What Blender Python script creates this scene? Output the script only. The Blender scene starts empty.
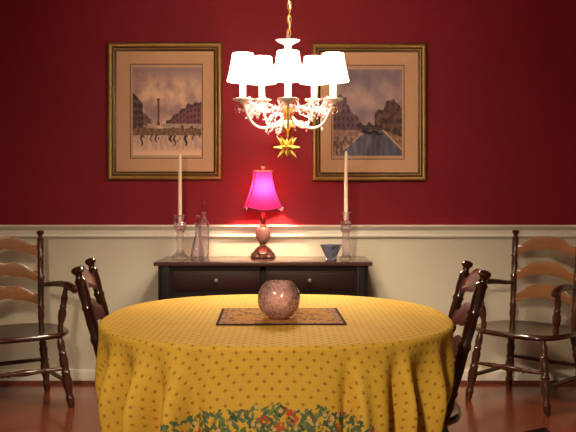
import bpy, bmesh, math, random
from mathutils import Vector, Matrix, noise
random.seed(7)
PI = math.pi
sc = bpy.context.scene
COL = sc.collection
sc.view_settings.view_transform = 'Standard'
sc.view_settings.look = 'None'
sc.view_settings.gamma = 1.0
sc.view_settings.exposure = 1.0
sc.cycles.use_denoising = True
sc.cycles.max_bounces = 10
sc.cycles.transparent_max_bounces = 16
sc.cycles.sample_clamp_indirect = 4.0

F = 800.0          # focal length in pixels of the 576 wide frame
H = 1.10           # eye height
HY = 200.0         # horizon row


def wx(px, d): return (px - 288.0) * d / F
def wz(py, d): return H - (py - HY) * d / F


def lin(c):
    def f(v):
        v = v / 255.0
        return v / 12.92 if v <= 0.04045 else ((v + 0.055) / 1.055) ** 2.4
    return (f(c[0]), f(c[1]), f(c[2]))


# ------------------------------------------------------------------ materials
def new_mat(name):
    m = bpy.data.materials.new(name)
    m.use_nodes = True
    nt = m.node_tree
    nt.nodes.clear()
    out = nt.nodes.new('ShaderNodeOutputMaterial')
    return m, nt, out


def N(nt, typ, **kw):
    n = nt.nodes.new(typ)
    for k, v in kw.items():
        if k in ('operation', 'blend_type', 'data_type', 'attribute_name', 'distance', 'feature', 'wave_type', 'bands_direction', 'uv_map', 'noise_dimensions', 'voronoi_dimensions', 'rings_direction', 'clamp'):
            setattr(n, k, v)
        else:
            n.inputs[k].default_value = v
    return n


def principled(nt, out, color=(.5, .5, .5), rough=.5, metal=0, coat=0, spec=.5):
    b = nt.nodes.new('ShaderNodeBsdfPrincipled')
    b.inputs['Base Color'].default_value = (*color, 1)
    b.inputs['Roughness'].default_value = rough
    b.inputs['Metallic'].default_value = metal
    b.inputs['Specular IOR Level'].default_value = spec
    b.inputs['Coat Weight'].default_value = coat
    b.inputs['Coat Roughness'].default_value = .12
    nt.links.new(b.outputs[0], out.inputs[0])
    return b


def mix_color(nt, a, b, fac=None):
    """RGBA mix node; a and b colours or sockets, fac a socket"""
    n = nt.nodes.new('ShaderNodeMix')
    n.data_type = 'RGBA'
    for idx, v in ((6, a), (7, b)):
        if hasattr(v, 'is_linked'):
            nt.links.new(v, n.inputs[idx])
        else:
            n.inputs[idx].default_value = (*v, 1)
    if fac is not None:
        if hasattr(fac, 'is_linked'):
            nt.links.new(fac, n.inputs[0])
        else:
            n.inputs[0].default_value = fac
    return n.outputs[2]


def mth(nt, op, a, b=None, c=None):
    n = nt.nodes.new('ShaderNodeMath')
    n.operation = op
    for i, v in enumerate((a, b, c)):
        if v is None:
            continue
        if hasattr(v, 'is_linked'):
            nt.links.new(v, n.inputs[i])
        else:
            n.inputs[i].default_value = v
    return n.outputs[0]


def mottled(name, c0, c1, scale=8, rough=.5, stretch=(1, 1, 1), bump=0, coat=0, spec=.5, metal=0, detail=4):
    m, nt, out = new_mat(name)
    b = principled(nt, out, c0, rough, metal, coat, spec)
    tc = nt.nodes.new('ShaderNodeTexCoord')
    mp = nt.nodes.new('ShaderNodeMapping')
    mp.inputs['Scale'].default_value = stretch
    nt.links.new(tc.outputs['Object'], mp.inputs['Vector'])
    nz = N(nt, 'ShaderNodeTexNoise', Scale=scale, Detail=detail, Roughness=.6)
    nt.links.new(mp.outputs[0], nz.inputs['Vector'])
    nt.links.new(mix_color(nt, c0, c1, nz.outputs[0]), b.inputs['Base Color'])
    if bump:
        bp = N(nt, 'ShaderNodeBump', Strength=bump, Distance=.002)
        nt.links.new(nz.outputs[0], bp.inputs['Height'])
        nt.links.new(bp.outputs[0], b.inputs['Normal'])
    return m


def glassy(name, color, rough=0.0, ior=1.5, bump=0, bscale=60):
    m, nt, out = new_mat(name)
    g = N(nt, 'ShaderNodeBsdfGlass', Color=(*color, 1), Roughness=rough, IOR=ior)
    nt.links.new(g.outputs[0], out.inputs[0])
    if bump:
        tc = nt.nodes.new('ShaderNodeTexCoord')
        v = N(nt, 'ShaderNodeTexVoronoi', Scale=bscale)
        nt.links.new(tc.outputs['Object'], v.inputs['Vector'])
        bp = N(nt, 'ShaderNodeBump', Strength=bump, Distance=.003)
        nt.links.new(v.outputs['Distance'], bp.inputs['Height'])
        nt.links.new(bp.outputs[0], g.inputs['Normal'])
    return m


def thin_glass(name, tint, refl=1.0, frost=0.0, frost_col=(.8, .6, .6), bump=0, bscale=60):
    """thin walled glass: clear transmission, fresnel gloss, optional cloudy share"""
    m, nt, out = new_mat(name)
    tr = N(nt, 'ShaderNodeBsdfTransparent', Color=(*tint, 1))
    gl = N(nt, 'ShaderNodeBsdfGlossy', Color=(1, 1, 1, 1), Roughness=.03)
    fr = N(nt, 'ShaderNodeFresnel', IOR=1.5)
    base = tr.outputs[0]
    if frost:
        df = N(nt, 'ShaderNodeBsdfDiffuse', Color=(*frost_col, 1))
        tl = N(nt, 'ShaderNodeBsdfTranslucent', Color=(*frost_col, 1))
        mm = nt.nodes.new('ShaderNodeMixShader')
        nt.links.new(df.outputs[0], mm.inputs[1]); nt.links.new(tl.outputs[0], mm.inputs[2])
        mm.inputs[0].default_value = .5
        mx = nt.nodes.new('ShaderNodeMixShader')
        nt.links.new(base, mx.inputs[1]); nt.links.new(mm.outputs[0], mx.inputs[2])
        mx.inputs[0].default_value = frost
        if frost > .3:
            tcf = nt.nodes.new('ShaderNodeTexCoord')
            vf = N(nt, 'ShaderNodeTexVoronoi', Scale=75.0, feature='DISTANCE_TO_EDGE')
            nt.links.new(tcf.outputs['Object'], vf.inputs['Vector'])
            mrf = N(nt, 'ShaderNodeMapRange', **{'From Min': 0.0, 'From Max': .25, 'To Min': .62, 'To Max': .34})
            nt.links.new(vf.outputs['Distance'], mrf.inputs['Value'])
            nt.links.new(mrf.outputs[0], mx.inputs[0])
        base = mx.outputs[0]
    fac = mth(nt, 'MULTIPLY', fr.outputs[0], refl)
    if bump:
        tc = nt.nodes.new('ShaderNodeTexCoord')
        v = N(nt, 'ShaderNodeTexVoronoi', Scale=bscale)
        nt.links.new(tc.outputs['Object'], v.inputs['Vector'])
        bp = N(nt, 'ShaderNodeBump', Strength=bump, Distance=.004)
        nt.links.new(v.outputs['Distance'], bp.inputs['Height'])
        nt.links.new(bp.outputs[0], gl.inputs['Normal'])
        nt.links.new(bp.outputs[0], fr.inputs['Normal'])
    mix = nt.nodes.new('ShaderNodeMixShader')
    nt.links.new(fac, mix.inputs[0])
    nt.links.new(base, mix.inputs[1]); nt.links.new(gl.outputs[0], mix.inputs[2])
    nt.links.new(mix.outputs[0], out.inputs[0])
    return m


def crystal(name):
    m, nt, out = new_mat(name)
    g = N(nt, 'ShaderNodeBsdfGlass', Color=(.98, .94, .97, 1), Roughness=0.0, IOR=1.5)
    t = N(nt, 'ShaderNodeBsdfTransparent', Color=(.97, .94, .96, 1))
    mx = nt.nodes.new('ShaderNodeMixShader'); mx.inputs[0].default_value = .62
    nt.links.new(g.outputs[0], mx.inputs[1]); nt.links.new(t.outputs[0], mx.inputs[2])
    nt.links.new(mx.outputs[0], out.inputs[0])
    return m


def emitter(name, color, strength):
    m, nt, out = new_mat(name)
    e = N(nt, 'ShaderNodeEmission', Color=(*color, 1), Strength=strength)
    nt.links.new(e.outputs[0], out.inputs[0])
    return m


FILL = 135.0
CHAND_SHADE = 14.0
CHAND_BULB = 1000.0
LAMP_BULB = 700.0
WARM = (1.0, .76, .52)

M = {}
M['red'] = mottled('red_wall_paint', lin((132, 18, 36)), lin((114, 14, 26)), 3.0, .62, bump=.05, spec=.25)
M['cream'] = mottled('cream_wall_paint', lin((214, 206, 184)), lin((206, 197, 174)), 2.0, .6, spec=.3)
M['trim'] = mottled('white_trim_paint', lin((228, 222, 206)), lin((222, 216, 198)), 4.0, .4, spec=.4)
M['shoe'] = mottled('stained_shoe_moulding', lin((112, 56, 38)), lin((92, 44, 30)), 20, .35, (1, 8, 8))
M['ceil'] = mottled('ceiling_paint', lin((120, 108, 94)), lin((114, 102, 88)), 2.0, .8)
M['dark'] = mottled('dark_turned_wood', lin((62, 28, 18)), lin((30, 13, 9)), 18, .22, (1, 1, .25), coat=.5)
M['mid'] = mottled('oiled_brown_wood', lin((84, 44, 26)), lin((52, 25, 15)), 16, .25, (1, 1, .25), coat=.4)
M['slat'] = mottled('warm_brown_slat_wood', lin((158, 110, 70)), lin((122, 80, 48)), 14, .24, (.3, 1, 3), coat=.4)
M['dslat'] = mottled('reddish_dark_slat_wood', lin((84, 40, 30)), lin((52, 24, 18)), 14, .28, (.3, 1, 3), coat=.4)
M['seat'] = mottled('dark_seat_wood', lin((74, 42, 26)), lin((46, 25, 16)), 12, .22, (.3, 2, 1), coat=.5)
M['espresso'] = mottled('espresso_wood', lin((24, 12, 10)), lin((15, 8, 7)), 10, .4, (.3, 2, 2), coat=.1, spec=.3)
M['drawer'] = mottled('reddish_espresso_wood', lin((42, 17, 13)), lin((26, 11, 9)), 10, .4, (.3, 2, 3), coat=.1, spec=.3)
M['boardtop'] = mottled('polished_espresso_top', lin((70, 40, 34)), lin((50, 27, 23)), 8, .25, (.3, 2, 2), coat=.6)
M['nickel'] = mottled('brushed_nickel', (.7, .66, .6), (.55, .5, .45), 40, .3, metal=1)
M['brass'] = mottled('aged_brass', lin((214, 160, 70)), lin((170, 116, 44)), 30, .28, metal=1)
M['gold'] = mottled('gold_foil', lin((236, 190, 84)), lin((206, 154, 54)), 20, .35, metal=.3)
M['frame'] = mottled('antique_gold_frame', lin((166, 128, 64)), lin((126, 92, 42)), 25, .4, metal=.35)
M['framed'] = mottled('dark_bronze_frame_groove', lin((86, 58, 24)), lin((62, 40, 16)), 25, .45, metal=.3)
M['mat'] = mottled('peach_mat_board', lin((222, 178, 142)), lin((214, 170, 134)), 30, .85, spec=.1)
M['line'] = mottled('mat_rule_line', lin((104, 66, 46)), lin((92, 56, 40)), 30, .8)
M['paper'] = mottled('print_paper', lin((214, 176, 146)), lin((206, 168, 138)), 30, .85, spec=.1)
M['pane'] = thin_glass('picture_glazing', (.97, .97, .97), .55)
M['wax'] = mottled('ivory_wax', lin((236, 214, 190)), lin((228, 204, 178)), 10, .45)
M['wick'] = mottled('wick', (.05, .04, .03), (.03, .02, .02), 30, .9)
M['crystal'] = crystal('cut_crystal')
M['thin'] = thin_glass('clear_thin_glass', (.985, .97, .98), .8, .05, (.9, .82, .86), .3, 50)
M['blue'] = thin_glass('smoky_blue_glass', (.64, .68, .80), 1.6, .12, (.32, .40, .54), .4, 60)
M['globe'] = thin_glass('pink_crackle_glass', (.97, .86, .87), 1.6, .42, (.92, .60, .56), .9, 70)
M['resin'] = mottled('carved_bronze_resin', lin((124, 84, 62)), lin((46, 26, 20)), 60, .32, metal=.25, bump=1.0)
M['ball'] = mottled('speckled_stone_ball', lin((184, 128, 110)), lin((112, 76, 66)), 70, .35, bump=.6)
M['amber'] = mottled('amber_collar', lin((206, 132, 90)), lin((190, 112, 74)), 30, .3)
M['neck'] = mottled('red_brown_lamp_neck', lin((124, 42, 36)), lin((84, 28, 24)), 30, .25, coat=.5)
M['piping'] = mottled('dark_plum_piping', lin((90, 16, 44)), lin((70, 12, 34)), 40, .7)
M['bead'] = mottled('pale_bead', lin((226, 200, 190)), lin((210, 180, 170)), 40, .25)
M['glare_metal'] = mottled('overexposed_metal', lin((230, 206, 180)), lin((206, 176, 140)), 30, .35, metal=.3)  # bulb glare on the brass arms and shade trim, put into the colour
M['white_enamel'] = mottled('ivory_enamel', lin((238, 228, 214)), lin((226, 214, 198)), 20, .35)
M['twig'] = mottled('frosted_twig', lin((222, 190, 180)), lin((180, 110, 100)), 60, .6)
M['berry'] = mottled('frosted_red_berry', lin((236, 150, 150)), lin((214, 60, 70)), 50, .3)
M['pearl'] = mottled('white_pearl_bead', lin((245, 232, 226)), lin((236, 216, 210)), 40, .25)
M['tablewood'] = mottled('brown_table_wood', lin((96, 54, 32)), lin((66, 34, 20)), 10, .35, (.3, 2, 2))
M['rug'] = mottled('charcoal_mat', lin((30, 19, 15)), lin((20, 13, 11)), 60, .95, spec=.1)
M['thread'] = mottled('gold_thread', lin((210, 160, 90)), lin((190, 140, 70)), 30, .5)
M['bulb'] = emitter('warm_bulb', (1.0, .84, .64), CHAND_BULB)
M['lampbulb'] = emitter('lamp_bulb', (1.0, .72, .46), LAMP_BULB)


def shade_white():
    m, nt, out = new_mat('lit_white_shade_fabric')
    d = N(nt, 'ShaderNodeBsdfTranslucent', Color=(.85, .8, .7, 1))
    df = N(nt, 'ShaderNodeBsdfDiffuse', Color=(.85, .8, .72, 1))
    e = N(nt, 'ShaderNodeEmission', Color=(*WARM, 1), Strength=CHAND_SHADE)
    e.inputs[0].default_value = (1, .80, .60, 1)
    mx = nt.nodes.new('ShaderNodeMixShader'); mx.inputs[0].default_value = .25
    nt.links.new(df.outputs[0], mx.inputs[1]); nt.links.new(d.outputs[0], mx.inputs[2])
    ad = nt.nodes.new('ShaderNodeAddShader')
    nt.links.new(mx.outputs[0], ad.inputs[0]); nt.links.new(e.outputs[0], ad.inputs[1])
    nt.links.new(ad.outputs[0], out.inputs[0])
    return m


def shade_pink():
    m, nt, out = new_mat('magenta_silk_shade')
    tl = N(nt, 'ShaderNodeBsdfTranslucent', Color=(*lin((236, 60, 128)), 1))
    df = N(nt, 'ShaderNodeBsdfDiffuse', Color=(*lin((200, 30, 92)), 1))
    tc = nt.nodes.new('ShaderNodeTexCoord')
    nz = N(nt, 'ShaderNodeTexNoise', Scale=160.0, Detail=2.0)
    nt.links.new(tc.outputs['Object'], nz.inputs['Vector'])
    nt.links.new(mix_color(nt, lin((196, 32, 96)), lin((186, 26, 86)), nz.outputs[0]), tl.inputs[0])
    mx = nt.nodes.new('ShaderNodeMixShader'); mx.inputs[0].default_value = .17
    nt.links.new(df.outputs[0], mx.inputs[1]); nt.links.new(tl.outputs[0], mx.inputs[2])
    nt.links.new(mx.outputs[0], out.inputs[0])
    return m


M['shade'] = shade_white()
M['pinkshade'] = shade_pink()


def floor_mat():
    m, nt, out = new_mat('cherry_floorboards')
    b = principled(nt, out, rough=.2, coat=.25)
    tc = nt.nodes.new('ShaderNodeTexCoord')
    br = N(nt, 'ShaderNodeTexBrick', Scale=1.0)
    br.offset = .37
    br.inputs['Color1'].default_value = (*lin((152, 80, 52)), 1)
    br.inputs['Color2'].default_value = (*lin((124, 60, 38)), 1)
    br.inputs['Mortar'].default_value = (*lin((54, 24, 16)), 1)
    br.inputs['Mortar Size'].default_value = .0014
    br.inputs['Brick Width'].default_value = .9
    br.inputs['Row Height'].default_value = .075
    nt.links.new(tc.outputs['Object'], br.inputs['Vector'])
    mp = nt.nodes.new('ShaderNodeMapping'); mp.inputs['Scale'].default_value = (2, 26, 1)
    nt.links.new(tc.outputs['Object'], mp.inputs['Vector'])
    nz = N(nt, 'ShaderNodeTexNoise', Scale=2.0, Detail=6.0, Roughness=.65)
    nt.links.new(mp.outputs[0], nz.inputs['Vector'])
    g = nt.nodes.new('ShaderNodeMix'); g.data_type = 'RGBA'; g.blend_type = 'MULTIPLY'
    g.inputs[0].default_value = .55
    nt.links.new(br.outputs['Color'], g.inputs[6]); nt.links.new(nz.outputs['Color'], g.inputs[7])
    sat = mix_color(nt, g.outputs[2], lin((146, 68, 46)), .4)
    nt.links.new(sat, b.inputs['Base Color'])
    nt.links.new(mth(nt, 'MULTIPLY_ADD', nz.outputs[0], .14, .13), b.inputs['Roughness'])
    return m


M['floor'] = floor_mat()

TAX, TAY = .505, .525          # table half sizes
BORDER_V = TAY + .132
BORDER_U = TAX + .42


def cloth_mat():
    m, nt, out = new_mat('golden_provence_cotton')
    b = principled(nt, out, rough=.75, spec=.2)
    uv = N(nt, 'ShaderNodeUVMap', uv_map='cloth')
    sp = nt.nodes.new('ShaderNodeSeparateXYZ')
    nt.links.new(uv.outputs[0], sp.inputs[0])
    u, v = sp.outputs[0], sp.outputs[1]

    def lattice(su, sv, ou, ov, r):
        a = mth(nt, 'SUBTRACT', mth(nt, 'FRACT', mth(nt, 'DIVIDE', mth(nt, 'ADD', u, ou), su)), .5)
        c = mth(nt, 'SUBTRACT', mth(nt, 'FRACT', mth(nt, 'DIVIDE', mth(nt, 'ADD', v, ov), sv)), .5)
        a = mth(nt, 'MULTIPLY', a, su); c = mth(nt, 'MULTIPLY', c, sv)
        d = mth(nt, 'SQRT', mth(nt, 'ADD', mth(nt, 'MULTIPLY', a, a), mth(nt, 'MULTIPLY', c, c)))
        mr = N(nt, 'ShaderNodeMapRange', **{'From Min': r * .6, 'From Max': r * 1.3, 'To Min': 1.0, 'To Max': 0.0})
        nt.links.new(d, mr.inputs['Value'])
        return mr.outputs[0]
    S = .034
    dots = mth(nt, 'MAXIMUM', lattice(S, S, 10, 10, .0042), lattice(S, S, 10 + S / 2, 10 + S / 2, .0042))
    specks = mth(nt, 'MAXIMUM', lattice(S / 2, S / 2, 10 + S / 4, 10, .0014), lattice(S / 2, S / 2, 10, 10 + S / 4, .0014))
    nz = N(nt, 'ShaderNodeTexNoise', Scale=14.0, Detail=3.0)
    nt.links.new(uv.outputs[0], nz.inputs['Vector'])
    base = mix_color(nt, lin((222, 178, 66)), lin((208, 162, 56)), nz.outputs[0])
    base = mix_color(nt, base, lin((190, 128, 36)), mth(nt, 'MULTIPLY', specks, .55))
    base = mix_color(nt, base, lin((142, 84, 38)), mth(nt, 'MULTIPLY', dots, .68))
    # garland border near the hems
    n2 = N(nt, 'ShaderNodeTexNoise', Scale=30.0, Detail=2.0)
    nt.links.new(uv.outputs[0], n2.inputs['Vector'])
    n3 = N(nt, 'ShaderNodeTexNoise', Scale=7.0, Detail=1.0)
    nt.links.new(uv.outputs[0], n3.inputs['Vector'])
    wob = mth(nt, 'ADD', mth(nt, 'MULTIPLY', mth(nt, 'SUBTRACT', n2.outputs[0], .5), .05),
              mth(nt, 'MULTIPLY', mth(nt, 'SUBTRACT', n3.outputs[0], .5), .03))
    dv = mth(nt, 'SUBTRACT', mth(nt, 'ABSOLUTE', v), BORDER_V)
    du = mth(nt, 'SUBTRACT', mth(nt, 'ABSOLUTE', u), BORDER_U)
    dd = mth(nt, 'ADD', mth(nt, 'MAXIMUM', dv, du), wob)
    band = mth(nt, 'MULTIPLY', mth(nt, 'GREATER_THAN', dd, 0), mth(nt, 'LESS_THAN', dd, .115))

    def leafset(ang, sx, sy, thr, off):
        mp = nt.nodes.new('ShaderNodeMapping')
        mp.inputs['Location'].default_value = (off, off * .7, 0)
        mp.inputs['Rotation'].default_value = (0, 0, ang)
        mp.inputs['Scale'].default_value = (sx, sy, 1)
        # rotate first, then scale, so cells become slanted leaves
        mp.vector_type = 'TEXTURE'
        mp.inputs['Scale'].default_value = (1 / sx, 1 / sy, 1)
        nt.links.new(uv.outputs[0], mp.inputs['Vector'])
        vo = N(nt, 'ShaderNodeTexVoronoi', Scale=1.0, voronoi_dimensions='2D')
        nt.links.new(mp.outputs[0], vo.inputs['Vector'])
        msk = mth(nt, 'LESS_THAN', vo.outputs['Distance'], thr)
        sc_ = nt.nodes.new('ShaderNodeSeparateColor')
        nt.links.new(vo.outputs['Color'], sc_.inputs[0])
        return msk, sc_.outputs[0], sc_.outputs[1]
    col = base
    for (ang, sx, sy, thr, off, ca, cb) in ((.7, 30, 80, .33, .31, (54, 84, 58), (96, 124, 84)),
                                            (-.75, 30, 80, .33, 1.7, (70, 112, 96), (40, 66, 46)),
                                            (1.45, 34, 88, .30, 2.9, (112, 128, 72), (62, 96, 78))):
        msk, r, g = leafset(ang, sx, sy, thr, off)
        leafc = mix_color(nt, lin(ca), lin(cb), r)
        col = mix_color(nt, col, leafc, mth(nt, 'MULTIPLY', mth(nt, 'MULTIPLY', msk, band), .86))
    fine, fr_, fg_ = leafset(.9, 90, 90, .50, 9.1)
    msk, r, g = leafset(.3, 30, 30, .33, 4.4)
    msk = mth(nt, 'MULTIPLY', msk, fine)
    flower = mth(nt, 'MULTIPLY', mth(nt, 'MULTIPLY', msk, mth(nt, 'GREATER_THAN', r, .64)), band)
    col = mix_color(nt, col, mix_color(nt, lin((196, 44, 34)), lin((206, 110, 74)), g), flower)
    msk, r, g = leafset(.1, 60, 60, .3, 7.7)
    bud = mth(nt, 'MULTIPLY', mth(nt, 'MULTIPLY', msk, mth(nt, 'GREATER_THAN', r, .8)), band)
    col = mix_color(nt, col, lin((206, 168, 120)), bud)
    nt.links.new(col, b.inputs['Base Color'])
    wv = N(nt, 'ShaderNodeTexNoise', Scale=260.0, Detail=1.0)
    nt.links.new(uv.outputs[0], wv.inputs['Vector'])
    bp = N(nt, 'ShaderNodeBump', Strength=.12, Distance=.001)
    nt.links.new(wv.outputs[0], bp.inputs['Height'])
    nt.links.new(bp.outputs[0], b.inputs['Normal'])
    return m


M['cloth'] = cloth_mat()


def placemat_mat(hw, hd):
    m, nt, out = new_mat('floral_tapestry')
    b = principled(nt, out, rough=.9, spec=.1)
    tc = nt.nodes.new('ShaderNodeTexCoord')
    sp = nt.nodes.new('ShaderNodeSeparateXYZ')
    nt.links.new(tc.outputs['Object'], sp.inputs[0])
    du = mth(nt, 'SUBTRACT', hw, mth(nt, 'ABSOLUTE', sp.outputs[0]))
    dv = mth(nt, 'SUBTRACT', hd, mth(nt, 'ABSOLUTE', sp.outputs[1]))
    e = mth(nt, 'MINIMUM', du, dv)
    v1 = N(nt, 'ShaderNodeTexVoronoi', Scale=32.0); nt.links.new(tc.outputs['Object'], v1.inputs['Vector'])
    v2 = N(nt, 'ShaderNodeTexVoronoi', Scale=75.0); nt.links.new(tc.outputs['Object'], v2.inputs['Vector'])
    nz = N(nt, 'ShaderNodeTexNoise', Scale=16.0, Detail=3.0); nt.links.new(tc.outputs['Object'], nz.inputs['Vector'])
    s1 = nt.nodes.new('ShaderNodeSeparateColor'); nt.links.new(v1.outputs['Color'], s1.inputs[0])
    col = mix_color(nt, lin((176, 122, 66)), lin((196, 140, 66)), nz.outputs[0])
    leaf = mth(nt, 'MULTIPLY', mth(nt, 'LESS_THAN', v2.outputs['Distance'], .42), mth(nt, 'GREATER_THAN', nz.outputs[0], .5))
    col = mix_color(nt, col, lin((96, 84, 62)), leaf)
    fl = mth(nt, 'LESS_THAN', v1.outputs['Distance'], .34)
    fc = mix_color(nt, lin((158, 82, 66)), lin((116, 92, 96)), s1.outputs[1])
    col = mix_color(nt, col, fc, mth(nt, 'MULTIPLY', fl, mth(nt, 'GREATER_THAN', s1.outputs[0], .4)))
    col = mix_color(nt, col, lin((172, 128, 92)), mth(nt, 'LESS_THAN', e, .028))
    small = mth(nt, 'MULTIPLY', mth(nt, 'LESS_THAN', e, .024), mth(nt, 'LESS_THAN', v2.outputs['Distance'], .4))
    col = mix_color(nt, col, lin((104, 66, 58)), small)
    col = mix_color(nt, col, lin((66, 36, 40)), mth(nt, 'LESS_THAN', e, .008))
    nt.links.new(col, b.inputs['Base Color'])
    return m


def print_mat():
    m, nt, out = new_mat('watercolour_print')
    b = principled(nt, out, rough=.8, spec=.15)
    a = nt.nodes.new('ShaderNodeAttribute'); a.attribute_name = 'paint'
    nt.links.new(a.outputs['Color'], b.inputs['Base Color'])
    return m


M['print'] = print_mat()


# ------------------------------------------------------------------ mesh helpers
class MB:
    def __init__(self):
        self.bm = bmesh.new()

    def box(self, x0, x1, y0, y1, z0, z1, bevel=0.0, mi=0):
        r = bmesh.ops.create_cube(self.bm, size=1)
        vs = r['verts']
        for v in vs:
            v.co = Vector(((x0 + x1) / 2 + v.co.x * (x1 - x0), (y0 + y1) / 2 + v.co.y * (y1 - y0), (z0 + z1) / 2 + v.co.z * (z1 - z0)))
        fs = set(f for v in vs for f in v.link_faces)
        for f in fs:
            f.material_index = mi
        if bevel:
            es = set(e for v in vs for e in v.link_edges)
            bmesh.ops.bevel(self.bm, geom=list(es), offset=bevel, segments=2, profile=.7, affect='EDGES')
        return self

    def lathe(self, prof, segs=24, mat=None, rmod=None, mi=0):
        """prof: list of (r, z); mat: 4x4 placing; rmod(phi, z) multiplies r"""
        mat = mat or Matrix.Identity(4)
        rings = []
        for r, z in prof:
            if r < 1e-6:
                rings.append([self.bm.verts.new(mat @ Vector((0, 0, z)))])
            else:
                ring = []
                for k in range(segs):
                    p = 2 * PI * k / segs
                    rr = r * (rmod(p, z) if rmod else 1)
                    ring.append(self.bm.verts.new(mat @ Vector((rr * math.cos(p), rr * math.sin(p), z))))
                rings.append(ring)
        for a, b in zip(rings, rings[1:]):
            if len(a) == 1 and len(b) == 1:
                continue
            for k in range(segs):
                k2 = (k + 1) % segs
                if len(a) == 1:
                    f = self.bm.faces.new((a[0], b[k2], b[k]))
                elif len(b) == 1:
                    f = self.bm.faces.new((a[k], a[k2], b[0]))
                else:
                    f = self.bm.faces.new((a[k], a[k2], b[k2], b[k]))
                f.material_index = mi
        for ring, flip in ((rings[0], True), (rings[-1], False)):
            if len(ring) > 1 and self.cap:
                f = self.bm.faces.new(ring[::-1] if flip else ring)
                f.material_index = mi
        return self
    cap = True

    def turned(self, p0, p1, prof, segs=14, mi=0):
        """turned member from p0 to p1; prof list of (t, r)"""
        p0, p1 = Vector(p0), Vector(p1)
        L = (p1 - p0).length
        q = Vector((0, 0, 1)).rotation_difference((p1 - p0).normalized())
        m = Matrix.Translation(p0) @ q.to_matrix().to_4x4()
        return self.lathe([(r, t * L) for t, r in prof], segs, m, mi=mi)

    def tube(self, pts, rad, segs=8, closed=False, mi=0):
        pts = [Vector(p) for p in pts]
        n = len(pts)
        if not hasattr(rad, '__len__'):
            rad = [rad] * n
        rings = []
        prevn = None
        for i, p in enumerate(pts):
            if closed:
                t = (pts[(i + 1) % n] - pts[i - 1]).normalized()
            else:
                t = (pts[min(i + 1, n - 1)] - pts[max(i - 1, 0)]).normalized()
            if prevn is None:
                a = Vector((0, 0, 1)) if abs(t.z) < .9 else Vector((1, 0, 0))
                nn = (a - t * a.dot(t)).normalized()
            else:
                nn = (prevn - t * prevn.dot(t)).normalized()
            prevn = nn
            bb = t.cross(nn)
            rings.append([self.bm.verts.new(p + (nn * math.cos(2 * PI * k / segs) + bb * math.sin(2 * PI * k / segs)) * rad[i]) for k in range(segs)])
        rng = n if closed else n - 1
        for i in range(rng):
            a, b = rings[i], rings[(i + 1) % n]
            for k in range(segs):
                k2 = (k + 1) % segs
                f = self.bm.faces.new((a[k], a[k2], b[k2], b[k])); f.material_index = mi
        if not closed:
            self.bm.faces.new(rings[0][::-1]).material_index = mi
            self.bm.faces.new(rings[-1]).material_index = mi
        return self

    def ball(self, c, r, sub=2, scale=(1, 1, 1), mi=0):
        res = bmesh.ops.create_icosphere(self.bm, subdivisions=sub, radius=1)
        for v in res['verts']:
            v.co = Vector((c[0] + v.co.x * r * scale[0], c[1] + v.co.y * r * scale[1], c[2] + v.co.z * r * scale[2]))
        for f in set(f for v in res['verts'] for f in v.link_faces):
            f.material_index = mi
        return self

    def grid(self, fn, nu, nv, closed_u=False, mi=0):
        g = [[self.bm.verts.new(fn(i, j)) for j in range(nv)] for i in range(nu)]
        for i in range(nu if closed_u else nu - 1):
            for j in range(nv - 1):
                i2 = (i + 1) % nu
                self.bm.faces.new((g[i][j], g[i2][j], g[i2][j + 1], g[i][j + 1])).material_index = mi
        return g

    def build(self, name, mats, parent=None, smooth=True, angle=40, recalc=True, loc=None):
        if recalc:
            bmesh.ops.recalc_face_normals(self.bm, faces=self.bm.faces[:])
        me = bpy.data.meshes.new(name)
        self.bm.to_mesh(me)
        self.bm.free()
        if not isinstance(mats, (list, tuple)):
            mats = [mats]
        for m in mats:
            me.materials.append(m)
        if smooth:
            me.polygons.foreach_set('use_smooth', [True] * len(me.polygons))
            me.set_sharp_from_angle(angle=math.radians(angle))
        o = bpy.data.objects.new(name, me)
        COL.objects.link(o)
        if parent:
            o.parent = parent
        if loc:
            o.location = loc
        return o


def tag(o, label=None, cat=None, group=None, kind=None):
    if label: o['label'] = label
    if cat: o['category'] = cat
    if group: o['group'] = group
    if kind: o['kind'] = kind
    return o


def empty(name, loc, rz=0):
    o = bpy.data.objects.new(name, None)
    o.empty_display_size = .05
    COL.objects.link(o)
    o.location = loc
    o.rotation_euler = (0, 0, rz)
    return o


def copy_tree(o, parent=None):
    c = o.copy()
    COL.objects.link(c)
    if parent:
        c.parent = parent
    for ch in list(o.children):
        copy_tree(ch, c)
    return c


def struct(o):
    o['kind'] = 'structure'
    return o


def smooth01(t):
    t = max(0, min(1, t))
    return t * t * (3 - 2 * t)


# ------------------------------------------------------------------ room
WALL = 4.80
XW = 2.9
CEIL = 2.55
RAIL_T, RAIL_B = wz(225, 4.77), wz(238, 4.77)
mb = MB()
mb.box(-XW, XW, WALL, WALL + .12, (RAIL_T + RAIL_B) / 2, CEIL, mi=0)
mb.box(-XW, XW, WALL, WALL + .12, 0, (RAIL_T + RAIL_B) / 2, mi=1)
struct(mb.build('wall_back', [M['red'], M['cream']], smooth=False))
for nm, s in (('wall_left', -1), ('wall_right', 1)):
    mb = MB()
    a, b = sorted((s * XW, s * (XW + .12)))
    mb.box(a, b, 1.0, WALL + .12, (RAIL_T + RAIL_B) / 2, CEIL, mi=0)
    mb.box(a, b, 1.0, WALL + .12, 0, (RAIL_T + RAIL_B) / 2, mi=1)
    struct(mb.build(nm, [M['red'], M['cream']], smooth=False))
struct(MB().box(-XW - .12, XW + .12, -1.6, WALL + .12, -.06, 0).build('floor', M['floor'], smooth=False))
struct(MB().box(-XW - .12, XW + .12, -1.6, WALL + .12, CEIL, CEIL + .06).build('ceiling', M['ceil'], smooth=False))


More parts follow.
